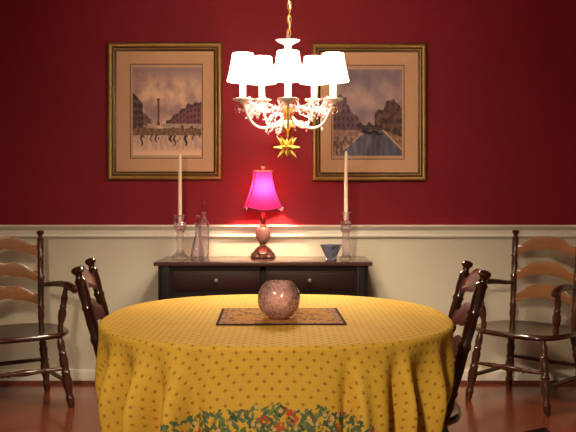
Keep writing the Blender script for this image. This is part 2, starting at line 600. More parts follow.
def moulding(name, prof, mat):
    """prof: list of (out from wall, z) swept along the back wall"""
    mb = MB()
    a = [mb.bm.verts.new((-XW, WALL - o, z)) for o, z in prof]
    b = [mb.bm.verts.new((XW, WALL - o, z)) for o, z in prof]
    n = len(prof)
    for i in range(n):
        j = (i + 1) % n
        mb.bm.faces.new((a[i], a[j], b[j], b[i]))
    mb.bm.faces.new(a); mb.bm.faces.new(b[::-1])
    return struct(mb.build(name, mat, angle=30))


t, bt = RAIL_T, RAIL_B
moulding('trim_1', [(0, t), (.034, t), (.038, t - .004), (.038, t - .010), (.034, t - .014), (.028, t - .018), (.022, t - .026), (.016, t - .032),
                    (.013, t - .034), (.013, bt + .022), (.018, bt + .018), (.022, bt + .012), (.020, bt + .005), (.012, bt), (0, bt)], M['trim'])
moulding('baseboard_back', [(0, .085), (.006, .085), (.012, .078), (.014, .07), (.014, 0), (0, 0)], M['trim'])
moulding('trim_2', [(.0142, 0.02), (.018, .020), (.023, .016), (.026, .009), (.026, 0), (.0142, 0)], M['shoe'])

# ------------------------------------------------------------------ sideboard
SB_Z = .765
SB_F, SB_B = 4.32, 4.77
SBX = wx(263, 4.32)
root = empty('sideboard', (SBX, (SB_F + SB_B) / 2, 0))
tag(root, 'dark espresso wood sideboard with two drawers against the cream wainscot', 'sideboard')
hw = .592
hd = (SB_B - SB_F) / 2
MB().box(-hw, hw, -hd, hd, SB_Z - .022, SB_Z, .006).build('top', M['boardtop'], root)
mb = MB()
bw = .570; bf = -hd + .022
z0, z1 = .12, SB_Z - .022
mb.box(-bw, -bw + .02, bf, hd - .005, z0, z1)
mb.box(bw - .02, bw, bf, hd - .005, z0, z1)
mb.box(-bw + .02, bw - .02, hd - .02, hd - .005, z0, z1)
mb.box(-bw + .02, bw - .02, bf, hd - .02, z0, z0 + .02)
mb.box(-bw + .02, bw - .02, bf + .03, hd - .02, z1 - .16, z1 - .145)
# face frame: stiles and rails
mb.box(-bw + .02, -bw + .078, bf, bf + .02, z0 + .02, z1)
mb.box(bw - .078, bw - .02, bf, bf + .02, z0 + .02, z1)
mb.box(-.014, .014, bf, bf + .02, z0 + .02, z1)
mb.box(-bw + .078, bw - .078, bf, bf + .02, z1 - .026, z1)
mb.box(-bw + .078, bw - .078, bf, bf + .02, z1 - .165, z1 - .140)
mb.box(-bw + .078, bw - .078, bf, bf + .02, z0 + .02, z0 + .05)
mb.build('carcass', M['espresso'], root, smooth=False)
for s in (-1, 1):
    mb = MB()
    mb.box(s * (bw - .038) - .022, s * (bw - .038) + .022, bf - .008, bf + .001, z0 + .02, z1 - .004, .003)
    for k in (-1, 0, 1):
        mb.box(s * (bw - .038) + k * .012 - .0035, s * (bw - .038) + k * .012 + .0035, bf - .012, bf - .007, z0 + .04, z1 - .03, .0015)
    mb.build('pilaster', M['espresso'], root)
for s in (-1, 1):
    x0, x1 = sorted((s * .016, s * (bw - .080)))
    xm = (x0 + x1) / 2
    d = MB().box(x0, x1, bf - .004, bf + .016, z1 - .138, z1 - .028, .003)
    d.box(x0 + .012, x1 - .012, bf - .0075, bf - .003, z1 - .126, z1 - .040, .003)
    d = d.build('drawer', M['drawer'], root)
    k = MB().turned((xm, bf - .006, z1 - .078), (xm, bf - .032, z1 - .078), [(0, .007), (.2, .005), (.5, .0045), (.62, .010), (.8, .012), (.95, .009), (1, 0)], 16)
    k.build('knob', M['nickel'], d)
    d = MB().box(x0, x1, bf - .004, bf + .016, z0 + .052, z1 - .167, .003)
    d.box(x0 + .05, x1 - .05, bf - .008, bf - .003, z0 + .10, z1 - .215, .006)
    d = d.build('door', M['drawer'], root)
    xk = x0 + .025 if s > 0 else x1 - .025
    MB().turned((xk, bf - .003, z1 - .30), (xk, bf - .032, z1 - .30), [(0, .007), (.2, .005), (.5, .0045), (.62, .010), (.8, .012), (.95, .009), (1, 0)], 16).build('knob', M['nickel'], d)
for sx in (-1, 1):
    for y in (bf + .03, hd - .035):
        MB().turned((sx * (bw - .03), y, z0), (sx * (bw - .03), y, 0), [(0, .028), (.15, .028), (.25, .022), (.4, .03), (.6, .028), (1, .016)], 16).build('foot', M['espresso'], root)

# ------------------------------------------------------------------ table lamp
LD = 4.63
LX = wx(263, LD)
root = empty('table_lamp', (LX, LD, SB_Z))
tag(root, 'small table lamp with magenta bell shade and carved bronze base on sideboard', 'lamp')
mb = MB()
ribs = lambda p, z: 1 + .09 * math.cos(8 * p + (PI if .03 < z < .05 else 0)) * (1 if z < .075 else .4)
mb.lathe([(.060, 0), (.066, .004), (.066, .014), (.061, .020), (.063, .027), (.056, .034), (.050, .044), (.040, .054), (.030, .062), (.022, .068), (.017, .076), (.020, .084), (.023, .090), (.020, .094)], 48, rmod=ribs)
for k in range(4):
    a = PI / 4 + k * PI / 2
    mb.ball((.058 * math.cos(a), .058 * math.sin(a), .014), .014, 2, (1, 1, 1))
mb.build('base', M['resin'], root)
MB().lathe([(.020, .092), (.030, .099), (.038, .112), (.0415, .128), (.0415, .142), (.038, .158), (.030, .172), (.020, .180)], 32,
           rmod=lambda p, z: 1 + .07 * math.cos(9 * p) * (1 if int(z * 60) % 2 else -1)).build('ball_ornament', M['ball'], root)
MB().lathe([(.020, .179), (.022, .184), (.021, .190), (.014, .194)], 24).build('collar', M['amber'], root)
MB().lathe([(.013, .193), (.016, .205), (.018, .220), (.016, .240), (.012, .256), (.009, .268), (.013, .272), (.013, .276), (.008, .280), (.008, .323)], 24).build('neck', M['neck'], root)
MB().lathe([(.013, .323), (.015, .328), (.015, .356), (.011, .363)], 20).build('socket', M['brass'], root)
MB().lathe([(.010, .362), (.012, .369), (.019, .383), (.023, .397), (.022, .411), (.015, .422), (0, .426)], 16).build('bulb', M['lampbulb'], root)
# square bell shade
SH0, SH1 = wz(206.5, LD) - SB_Z, wz(171.5, LD) - SB_Z
ROT = math.radians(7)


def sq(a, half, n=9):
    c, s = math.cos(a), math.sin(a)
    r = (abs(c) ** n + abs(s) ** n) ** (-1.0 / n)
    return half * r * c, half * r * s


shell = MB()
NU, NV = 96, 25


def shade_half(t):            # t: 0 bottom .. 1 top
    return .052 + (.110 - .052) * (.82 * (1 - t) ** 1.9 + .18 * (1 - t))


def shade_pt(i, j, off=0):
    a = 2 * PI * i / NU + PI / 4
    t = j / (NV - 1)
    x, y = sq(a, shade_half(t) - off)
    sag = abs(math.sin(2 * (a))) if False else abs(math.cos(2 * a))
    z = SH0 + (SH1 - SH0) * t - .022 * (1 - t) ** 3 * (sag ** .8) + .004 * t * 0
    c, s = math.cos(ROT), math.sin(ROT)
    return Vector((x * c - y * s, x * s + y * c, z))


shell.grid(lambda i, j: shade_pt(i, j), NU, NV, closed_u=True)
sh = shell.build('lamp_shade', M['pinkshade'], root, angle=50)
pp = MB()
for q in range(4):
    i = q * NU // 4
    pp.tube([shade_pt(i, j) for j in range(NV)], .0040, 6)
pp.tube([shade_pt(i, 0) for i in range(NU)], .0042, 6, closed=True)
pp.build('piping', M['piping'], sh)
tr = MB(); tr.tube([shade_pt(i, NV - 1) + Vector((0, 0, .002)) for i in range(NU)], .0042, 6, closed=True)
tr.build('top_trim', M['glare_metal'], sh)
for q in range(4):
    p = shade_pt(q * NU // 4, 0)
    b = MB(); b.ball(p + Vector((0, 0, -.006)), .0065); b.ball(p + Vector((0, 0, -.015)), .004)
    b.build('bead', M['bead'], sh)
mb = MB()
for k in range(4):
    a = ROT + PI / 4 + k * PI / 2
    p = shade_pt(k * NU // 4, NV - 1)
    mb.tube([(0, 0, SH1 + .004), (p.x, p.y, p.z)], .0018, 6)
harp = [(.03 * math.sin(PI * q / 20) * (1 if s > 0 else -1), 0, .32 + (SH1 + .004 - .32) * (q / 20)) for s in (1,) for q in range(21)]
mb.tube(harp, .0016, 6)
mb.tube([(-p[0], 0, p[2]) for p in harp], .0016, 6)
mb.build('harp', M['brass'], root)
mb = MB()
mb.lathe([(.004, SH1 + .002), (.010, SH1 + .006), (.006, SH1 + .012), (.008, SH1 + .018), (.016, SH1 + .027), (.017, SH1 + .031), (.008, SH1 + .034), (.005, SH1 + .040), (.008, SH1 + .046), (.004, SH1 + .052), (0, SH1 + .054)], 18,
         rmod=lambda p, z: 1 + .15 * math.cos(5 * p))
mb.build('finial', M['resin'], root)

# ------------------------------------------------------------------ glassware and candles on the sideboard


def facet(n, amp):
    return lambda p, z: 1 + amp * math.cos(n * p)


d = 4.58
X = wx(180, d)
cs_ = MB().lathe([(.047, 0), (.048, .004), (.047, .010), (.038, .018), (.026, .030), (.018, .050), (.0165, .075), (.020, .100), (.027, .118), (.019, .134),
                  (.022, .150), (.033, .172), (.036, .190), (.033, .208), (.036, .226), (.042, .246), (.043, .250), (.034, .249), (.016, .236), (.0135, .228), (.0135, .206), (0, .205)], 12, rmod=facet(6, .05))
tag(cs_.build('candlestick', M['crystal'], angle=12, loc=(X, d, SB_Z + .0005)),
    'cut crystal candlestick with a broad foot beside the decanters', 'candlestick', 'crystal candlesticks')


def candle(x, y, zb, zt, label):
    r = empty('taper_candle', (x, y, zb))
    tag(r, label, 'candle', 'unlit taper candles')
    h = zt - zb
    MB().lathe([(.0112, 0), (.0118, .03), (.0105, h * .5), (.0086, h * .93), (.0070, h * .985), (.002, h)], 18).build('wax', M['wax'], r)
    MB().tube([(0, 0, h - .003), (.0008, 0, h + .005), (.002, 0, h + .010)], .0010, 6).build('wick', M['wick'], r)
    return r


candle(X, d, SB_Z + .2065, wz(153, d), 'tall ivory taper candle in the broad footed candlestick beside the decanters')
d = 4.50
X = wx(346, d)
tw = lambda p, z: 1 + .08 * math.cos(6 * p + z * 40)
cs_ = MB().lathe([(.034, 0), (.036, .003), (.034, .012), (.024, .022), (.020, .040), (.022, .070), (.024, .100), (.022, .130), (.018, .150), (.026, .160), (.031, .172), (.027, .186), (.030, .200), (.027, .216),
                  (.031, .232), (.033, .262), (.031, .268), (.024, .266), (.0135, .248), (.0135, .220), (0, .219)], 18, rmod=tw)
tag(cs_.build('candlestick', M['crystal'], angle=12, loc=(X, d, SB_Z + .0005)),
    'slim twisted crystal candlestick behind the small blue glass bowl', 'candlestick', 'crystal candlesticks')
candle(X, d, SB_Z + .2205, wz(151, d), 'tall ivory taper candle in the slim candlestick near the blue bowl')

# decanter with ball stopper
d = 4.60
r = empty('glass_decanter', (wx(197.5, d), d, SB_Z))
tag(r, 'squat cone shaped glass decanter with a round ball stopper on the sideboard', 'decanter')
MB().lathe([(.038, 0.0005), (.042, .004), (.043, .012), (.040, .030), (.034, .060), (.026, .095), (.017, .120), (.013, .135), (.012, .165), (.016, .190), (.020, .203),
            (.018, .203), (.014, .190), (.0095, .165), (.0105, .136), (.015, .120), (.024, .094), (.032, .060), (.038, .030), (.040, .016), (.035, .012), (0, .012)], 24).build('vessel', M['thin'], r)
MB().lathe([(.007, .172), (.0092, .190), (.010, .204), (.012, .207), (.018, .214), (.021, .226), (.018, .240), (.010, .248), (0, .250)], 12).build('stopper', M['crystal'], r, angle=12)
d = 4.68
r = empty('glass_bottle', (wx(204, d), d, SB_Z))
tag(r, 'tall straight sided glass bottle with a pointed teardrop stopper', 'bottle')
MB().lathe([(.028, 0.0005), (.031, .004), (.031, .19), (.029, .204), (.020, .218), (.012, .228), (.010, .250), (.014, .264), (.014, .266), (.011, .266), (.0078, .250), (.009, .228), (.017, .216), (.026, .202), (.028, .19), (.028, .010), (0, .010)], 24).build('vessel', M['thin'], r)
MB().lathe([(.005, .235), (.0072, .250), (.0085, .266), (.012, .272), (.016, .288), (.015, .302), (.009, .322), (.005, .340), (0, .352)], 12).build('stopper', M['crystal'], r, angle=12)

# blue bowl
d = 4.43
mb = MB().lathe([(.030, 0.0005), (.033, .004), (.033, .010), (.028, .016), (.031, .024), (.042, .050), (.052, .074), (.059, .086), (.057, .088), (.049, .074), (.039, .050), (.028, .027), (.020, .022), (0, .021)], 24, rmod=lambda p, z: 1 + .05 * math.cos(8 * p) * (1 if z > .02 else 0))
tag(mb.build('glass_bowl', M['blue'], angle=14, loc=(wx(331, d), d, SB_Z)),
    'small smoky blue flared glass bowl at the front of the sideboard', 'bowl')

# ------------------------------------------------------------------ framed pictures


def fbm(x, y, s, seed=0, o=4):
    v = 0; a = .5
    for k in range(o):
        v += a * noise.noise(Vector((x * s, y * s, seed + k * 7.1)))
        s *= 2; a *= .5
    return v


def mixc(a, b, t):
    t = max(0, min(1, t))
    return tuple(a[i] + (b[i] - a[i]) * t for i in range(3))


def square_scene(x, y):
    """market square with a tall column: x right 0..1, y down 0..1"""
    n = fbm(x, y, 5, 1)
    n2 = fbm(x, y, 22, 4)
    c = mixc((150, 118, 118), (206, 170, 146), .5 + 1.9 * n)
    c = mixc(c, (104, 88, 106), smooth01((.16 - y + .25 * n) * 4) * .7)
    # left buildings
    if x < .14 and y > .28 + .9 * x + .02 * n2 and y < .80:
        c = mixc((66, 46, 50), (112, 80, 74), .5 + 1.5 * n2)
        if math.sin(x * 150) > .3 and math.sin(y * 90) > .2: c = (48, 34, 42)
    elif .14 <= x < .27 and y > .50 + .7 * (x - .14) + .02 * n2 and y < .72:
        c = mixc((128, 92, 82), (92, 66, 66), .5 + 1.5 * n2)
    # right buildings
    top = .61 - .62 * (x - .50) if x < .78 else .425 - .18 * (x - .78)
    if x > .48 and y > top + .012 * math.sin(x * 60) and y < .70:
        c = mixc((134, 88, 84), (104, 64, 68), .5 + 1.4 * n2)
        if y < top + .05: c = mixc(c, (84, 60, 74), .7)
        if math.sin(x * 120) > .1 and math.sin((y - top) * 95) > .1: c = mixc(c, (60, 40, 48), .7)
    # column
    if abs(x - .375) < .011 and .37 < y < .66: c = (92, 56, 56)
    if abs(x - .375) < .022 and (.355 < y < .375 or .62 < y < .66): c = (88, 56, 58)
    # awnings and crowd
    if .64 < y < .70 and x > .16 and fbm(x, y, 9, 9) > -.12: c = mixc((186, 160, 140), (150, 122, 110), .5 + n2 * 2)
    if .69 + .02 * n < y < .775: c = mixc((98, 70, 58), (140, 104, 76), .5 + 2.4 * fbm(x, y, 30, 12))
    if y >= .775:
        c = mixc((206, 170, 146), (172, 140, 126), .5 + 2.0 * fbm(x * 2.5, y * .7, 9, 16))
        fade = (y - .775) / .2
        if fbm(x * 1.3, y * .9, 17, 21) > .16 + .35 * fade: c = mixc(c, (92, 66, 64), .75)
        for px_, w, yb_ in ((.13, .016, .90), (.27, .010, .84), (.34, .012, .86), (.55, .020, .85), (.61, .014, .90), (.77, .020, .89), (.88, .010, .83)):
            if abs(x - px_ - .012 * math.sin(y * 60)) < w * (1.1 - (y - .77) * 4) and y < yb_: c = (60, 44, 50)
        c = mixc(c, (214, 178, 150), smooth01((y - .90) * 12))
    return c


def canal_scene(x, y):
    n = fbm(x, y, 4.5, 31)
    n2 = fbm(x, y, 22, 34)
    c = mixc((128, 108, 116), (176, 146, 140), .5 + 1.7 * n)
    c = mixc(c, (108, 96, 112), smooth01((.3 - y) * 3) * .5)
    # left terrace
    lt = .30 + .2 * abs(x - .12) if x < .2 else .42 + .9 * (x - .2)
    if x < .40 and y > lt + .02 * math.sin(x * 50) and y < .82 - .25 * x:
        c = mixc((118, 92, 98), (88, 66, 76), .5 + 1.5 * n2)
        if math.sin(x * 95) > .2 and math.sin(y * 80) > .1: c = mixc(c, (58, 44, 54), .7)
    # bridge and far buildings
    if .36 < x < .68 and .60 + .05 * abs(math.sin(x * 24)) < y < .74: c = mixc((88, 72, 78), (58, 48, 54), .5 + 2 * n2)
    # water
    left_edge = .50 - 1.45 * (y - .70)
    right_edge = .70 + 1.25 * (y - .70)
    if y > .70 and left_edge < x < right_edge:
        c = mixc((86, 86, 100), (122, 118, 130), .5 + 1.8 * fbm(x * 2.5, y * .8, 7, 41))
        if x > .55: c = mixc(c, (62, 60, 70), .45)
    elif y > .70 and x <= left_edge:
        c = mixc((168, 132, 116), (134, 102, 96), .5 + 2 * n2)
        if abs(x - left_edge) < .03: c = (196, 160, 140)
        if y > .78 and fbm(x * 2.4, y, 12, 44) > .02: c = mixc(c, (82, 64, 68), .8)
    elif y > .70 and x >= right_edge:
        c = mixc((156, 118, 92), (104, 78, 66), .5 + 2 * n2)
        if abs(x - right_edge) < .035: c = (184, 142, 110)
    # right bank trees and houses
    rt = .33 + .75 * abs(x - .86) + .10 * fbm(x, y, 9, 51)
    if x > .60 and y > rt and y < .70 + .3 * max(0, x - .72):
        c = mixc((62, 46, 46), (108, 74, 62), .5 + 2.6 * fbm(x, y, 16, 55))
    for bx, by, bl in ((.46, .72, .06), (.60, .725, .06), (.52, .74, .05), (.66, .75, .06)):
        if ((x - bx) / bl) ** 2 + ((y - by) / .016) ** 2 < 1: c = (52, 40, 46)
    return c


def picture(px0, px1, py0, py1, win, art, painter, name, label):
    D = WALL - .032
    x0, x1, zt, zb = wx(px0, D), wx(px1, D), wz(py0, D), wz(py1, D)
    cx, cz = (x0 + x1) / 2, (zt + zb) / 2
    hw, hh = (x1 - x0) / 2, (zt - zb) / 2
    root = empty('framed_picture', (cx, WALL, cz))
    tag(root, label, 'picture', 'gold framed prints on the red wall')
    # frame profile: (inset, out from wall)
    prof = [(0, .001), (0, .020), (.003, .026), (.009, .031), (.015, .032), (.021, .029), (.026, .023), (.030, .020), (.034, .021), (.037, .024), (.040, .023), (.044, .016), (.052, .012), (.052, .001)]
    mb = MB()
    rings = []
    for ins, o in prof:
        rings.append([mb.bm.verts.new((sx * (hw - ins), -o, sz * (hh - ins))) for sx, sz in ((-1, -1), (1, -1), (1, 1), (-1, 1))])
    for i in range(len(rings)):
        a, b = rings[i], rings[(i + 1) % len(rings)]
        for k in range(4):
            f = mb.bm.faces.new((a[k], a[(k + 1) % 4], b[(k + 1) % 4], b[k]))
            f.material_index = 1 if (prof[i][0] in (0, .026, .030, .040, .044)) else 0
    mb.build('frame', [M['frame'], M['framed']], root, angle=50)

    def P(px, py):
        return wx(px, D) - cx, wz(py, D) - cz
    wx0, wz1 = P(win[0], win[1]); wx1, wz0 = P(win[2], win[3])
    mb = MB()
    o0, o1 = -.010, -.007
    for (a, b, c, d) in ((-hw + .05, wx0, -hh + .05, hh - .05), (wx1, hw - .05, -hh + .05, hh - .05), (wx0, wx1, wz1, hh - .05), (wx0, wx1, -hh + .05, wz0)):
        mb.box(a, b, o0, o1, c, d)
    mb.build('mat_board', M['mat'], root, smooth=False)
    mb = MB()
    lw = .0022
    for (a, b, c, d) in ((wx0 - lw, wx0 + lw, wz0, wz1), (wx1 - lw, wx1 + lw, wz0, wz1), (wx0, wx1, wz1 - lw, wz1 + lw), (wx0, wx1, wz0 - lw, wz0 + lw)):
        mb.box(a, b, -.0106, -.0069, c, d)
    mb.build('bevel_line', M['line'], root, smooth=False)
    MB().box(wx0 + .001, wx1 - .001, -.0065, -.005, wz0 + .001, wz1 - .001).build('print_paper', M['paper'], root, smooth=False)
    ax0, az1 = P(art[0], art[1]); ax1, az0 = P(art[2], art[3])
    nx, ny = 116, 144
    mb = MB()
    g = mb.grid(lambda i, j: Vector((ax0 + (ax1 - ax0) * i / (nx - 1), -.0072, az1 + (az0 - az1) * j / (ny - 1))), nx, ny)
    mb.bm.verts.index_update()
    cols = []
    for v in mb.bm.verts:
        i, j = divmod(v.index, ny)
        c = painter(i / (nx - 1), j / (ny - 1))
        cols.append(lin(tuple(max(0, min(255, q * 1.12 + 8)) for q in c)))
    ob = mb.build(name, M['print'], root, smooth=False, recalc=False)
    at = ob.data.color_attributes.new('paint', 'FLOAT_COLOR', 'POINT')
    at.data.foreach_set('color', [q for c in cols for q in (*c, 1.0)])
    MB().box(-hw + .049, hw - .049, -.0122, -.0112, -hh + .049, hh - .049).build('glass', M['pane'], root, smooth=False)
    return root


picture(107, 222, 42, 180, (129.5, 63.5, 202, 158), (132, 67, 201, 155), square_scene, 'watercolour_print',
        'gold framed watercolour of a city square with a tall column')
picture(312, 427, 43, 181, (332, 64.5, 404.7, 159), (333.5, 68.7, 402.5, 155.5), canal_scene, 'watercolour_print',
        'gold framed watercolour of a canal between houses and trees')

# ------------------------------------------------------------------ chandelier
CD = 3.55
K = CD / 3.2
root = empty('chandelier', (0, CD, CEIL))
root.scale = (K, K, K)
tag(root, 'five arm chandelier with glowing white shades hanging on a chain', 'chandelier')
R_ARM = .188
zt_ = (wz(54, CD) - CEIL) / K
zb_ = (wz(81, CD) - CEIL) / K
tilt = math.radians(6.5)
TC = Vector((0, 0, (wz(46, CD) - CEIL) / K))


def T(p):
    """lean of the hanging fixture about the foot of its chain"""
    q = Vector(p) - TC
    c, s = math.cos(tilt), math.sin(tilt)
    return TC + Vector((q.x, q.y * c - q.z * s, q.y * s + q.z * c))


TM = Matrix.Translation(TC) @ Matrix.Rotation(tilt, 4, 'X') @ Matrix.Translation(-TC)
MB().lathe([(.062, 0), (.062, -.006), (.052, -.016), (.030, -.026), (.012, -.034), (.008, -.044), (0, -.045)], 28).build('ceiling_canopy', M['brass'], root)
mb = MB()
ztop, zbot = -.040, (wz(37, CD) - CEIL) / K
n = 22
Ll = (ztop - zbot) / n
for k in range(n):
    zc = ztop - Ll * (k + .5)
    pts = []
    for q in range(16):
        a = 2 * PI * q / 16
        u, w = .0075 * math.cos(a), (Ll * .5 + .0045) * math.sin(a)
        sway = .006 * math.sin(zc * 9)
        pts.append((sway + (u if k % 2 else 0), (0 if k % 2 else u), zc + w))
    mb.tube(pts, .0021, 6, closed=True)
cord = [(.0035 * math.cos(q * .9) + .006 * math.sin((ztop - (ztop - zbot) * q / 60) * 9), .0035 * math.sin(q * .9), ztop - (ztop - zbot) * q / 60) for q in range(61)]
ch = mb.build('chain', M['brass'], root)
MB().tube(cord, .0018, 6).build('cord', M['white_enamel'], ch)
zz = lambda y: (wz(y, CD) - CEIL) / K
MB().lathe([(.004, zz(35)), (.009, zz(36.5)), (.006, zz(38.5)), (.018, zz(39)), (.046, zz(39.5)), (.049, zz(40.2)), (.040, zz(42)), (.020, zz(44.2)), (.012, zz(46.5)), (.016, zz(49)), (.009, zz(51))], 28, TM).build('top_dish', M['white_enamel'], root)
MB().lathe([(.009, zz(50.5)), (.008, zz(62)), (.012, zz(68)), (.020, zz(74)), (.022, zz(78)), (.014, zz(84)), (.009, zz(92)), (.012, zz(100)), (.020, zz(108)), (.023, zz(114)), (.016, zz(120)), (.026, zz(124)),
            (.028, zz(127)), (.018, zz(131)), (.007, zz(134)), (.009, zz(136)), (0, zz(138))], 24, TM).build('column', M['brass'], root)
arms = []
HUB = zz(117)
BOB = zz(101)
for k in range(5):
    a = -PI / 2 + 2 * PI * k / 5
    ca, sa = math.cos(a), math.sin(a)

    def R(r, z): return T((r * ca, r * sa, z))
    path = []
    for q in range(25):
        u = q / 24
        # drops from the hub, swings out and up to the cup
        r = .018 + (R_ARM - .018) * (u + .16 * math.sin(PI * u))
        z = HUB + (BOB - HUB) * u ** 2.2 - .050 * math.sin(PI * u ** .85)
        path.append(R(r, z))
    path[-1] = R(R_ARM, BOB)
    arm = MB().tube(path, .0052, 8).build('arm', M['glare_metal'], root)
    pm = Matrix.Translation(R(R_ARM, 0) - T((0, 0, 0)) + Vector((0, 0, 0)))
    base = R(R_ARM, BOB)
    L = Matrix.Translation(base)
    MB().lathe([(.006, -.012), (.012, -.006), (.020, -.001), (.036, .004), (.040, .009), (.037, .010), (.018, .007), (.013, .010)], 20, L,
               rmod=lambda p, z: 1 + .05 * math.cos(9 * p)).build('drip_pan', M['white_enamel'], arm)
    hS = zb_ - BOB
    MB().lathe([(.0125, .008), (.0125, hS + .018), (.010, hS + .020)], 16, L).build('candle_sleeve', M['white_enamel'], arm)
    MB().lathe([(.007, hS + .019), (.013, hS + .032), (.017, hS + .046), (.014, hS + .060), (.006, hS + .074), (0, hS + .080)], 12, L).build('bulb', M['bulb'], arm)
    s_ = MB(); s_.cap = False
    h0, h1 = zb_ - BOB, zt_ - BOB
    s_.lathe([(.0625 - .0215 * q / 8 - .0025 * math.sin(PI * q / 8), h0 + (h1 - h0) * q / 8) for q in range(9)], 32, L)
    so = s_.build('shade', M['shade'], arm)
    for rr, z in ((.0625, h0), (.041, h1)):
        tr = MB()
        tr.tube([L @ Vector((rr * math.cos(2 * PI * q / 32), rr * math.sin(2 * PI * q / 32), z)) for q in range(32)], .0012, 5, closed=True)
        tr.build('shade_rim', M['white_enamel'], so)
    # hanging prisms under the pan
    for j, da in enumerate((-.9, .9)):
        off = Vector((.032 * math.cos(a + da), .032 * math.sin(a + da), 0))
        Lp = Matrix.Translation(base + off)
        MB().lathe([(0, .004), (.002, .0), (.0022, -.010), (.005, -.016), (.007, -.026), (.006, -.040), (0, -.052)], 6, Lp).build('crystal_drop', M['crystal'], arm, smooth=False)
    arms.append((a, base))
# frosted berry garland woven through the arms
gr = empty('berry_garland', (0, CD, wz(110, CD)))
tag(gr, 'frosted garland of pale twigs and pink berries woven through the chandelier arms', 'garland')
gr.scale = (K, K, K)
gz = (CEIL - wz(110, CD)) / K
tw_, be, pe = MB(), MB(), MB()
rng = random.Random(11)


def sprig(p, dirv, L):
    pts = []
    q = Vector(p); dv = Vector(dirv).normalized()
    for s in range(6):
        pts.append(q.copy())
        dv = (dv + Vector((rng.uniform(-.35, .35), rng.uniform(-.35, .35), rng.uniform(-.45, .3)))).normalized()
        q += dv * L / 5
    tw_.tube(pts, [.0016, .0015, .0013, .0011, .0009, .0007], 5)
    for s in (2, 3, 4, 5):
        o = Vector((rng.uniform(-.006, .006), rng.uniform(-.006, .006), rng.uniform(-.006, .006)))
        (be if rng.random() < .5 else pe).ball(pts[s] + o, rng.uniform(.0026, .0046), 1)


prev = None
ringpts = []
for k in range(5):
    a, b = arms[k][0], arms[k][1]
    a2 = a + 2 * PI / 5
    for q in range(14):
        t_ = q / 14
        aa = a + (a2 - a) * t_
        rr = R_ARM * (1 - .16 * math.sin(PI * t_)) * (.84)
        base = T((rr * math.cos(aa), rr * math.sin(aa), zz(103) - .030 * math.sin(PI * t_) + .006 * math.sin(q * 2.1)))
        base.z += gz
        ringpts.append(base)
tw_.tube(ringpts, .0030, 6, closed=True)
for i, p in enumerate(ringpts):
    a = math.atan2(p.y, p.x)
    for r_ in range(2):
        th = a + rng.uniform(-1.6, 1.6)
        sprig(p, (math.cos(th), math.sin(th), rng.uniform(-.7, .9)), rng.uniform(.025, .055))
for i in range(26):
    a = rng.uniform(0, 2 * PI); rr = rng.uniform(.03, .07)
    p = T((rr * math.cos(a), rr * math.sin(a), zz(rng.uniform(112, 126)))); p.z += gz
    sprig(p, (math.cos(a), math.sin(a), rng.uniform(-1.4, .1)), rng.uniform(.03, .06))
tw_.build('twig', M['twig'], gr)
tag(be.build('berries', M['berry'], gr), kind='stuff')
tag(pe.build('pearl_beads', M['pearl'], gr), kind='stuff')

# folded gold star hanging below
sz = wz(147.5, CD)
root = empty('star_ornament', (wx(287, CD), CD, sz))
root.scale = (K, K, K)
tag(root, 'folded gold paper star hanging under the chandelier', 'ornament')
mb = MB()
dirs = []
for s in ((1, 0, 0), (-1, 0, 0), (0, 1, 0), (0, -1, 0), (0, 0, 1), (0, 0, -1)):
    dirs.append((Vector(s), .030))
for k in range(8):
    a = PI / 8 + k * PI / 4
    dirs.append((Vector((math.cos(a), math.sin(a), 0)), .052))
for sgn in (-1, 1):
    for k in range(5):
        a = .32 + k * 2 * PI / 5 + (.6 if sgn < 0 else 0)
        dirs.append((Vector((math.cos(a) * .72, math.sin(a) * .72, sgn * .72)).normalized(), .052))
for dv, Ls in [(v_, l_ * 1.15) for v_, l_ in dirs]:
    q = Vector((0, 0, 1)).rotation_difference(dv).to_matrix().to_4x4()
    mb.lathe([(.0135, .008), (0, Ls)], 4, q)
mb.ball((0, 0, 0), .016, 1)
mb.build('star', M['gold'], root, smooth=False)
MB().tube([(0, 0, .012), (.001, 0, (wz(137.2, CD) - sz) / K)], .0009, 5).build('hanging_thread', M['thread'], root)

# ------------------------------------------------------------------ dining table and cloth
TX, TY, TZ = wx(277, 2.375), 2.375, .760


def outline(ax, ay, n, cnt):
    """points evenly spaced by arc length, starting front centre and going to the right"""
    raw = []
    Mx = 4000
    for i in range(Mx + 1):
        a = -PI / 2 + 2 * PI * i / Mx
        c, s = math.cos(a), math.sin(a)
        raw.append(Vector((ax * math.copysign(abs(c) ** (2 / n), c), ay * math.copysign(abs(s) ** (2 / n), s))))
    acc = [0]
    for i in range(Mx):
        acc.append(acc[-1] + (raw[i + 1] - raw[i]).length)
    tot = acc[-1]
    res = []
    j = 0
    for k in range(cnt):
        s = tot * k / cnt
        while acc[j + 1] < s: j += 1
        f = (s - acc[j]) / max(1e-9, acc[j + 1] - acc[j])
        p = raw[j].lerp(raw[j + 1], f)
        nx = math.copysign(abs(p.x / ax) ** (n - 1) / ax, p.x)
        ny = math.copysign(abs(p.y / ay) ** (n - 1) / ay, p.y)
        nn = Vector((nx, ny)).normalized()
        res.append((p, nn, s if s <= tot / 2 else s - tot))
    return res, tot


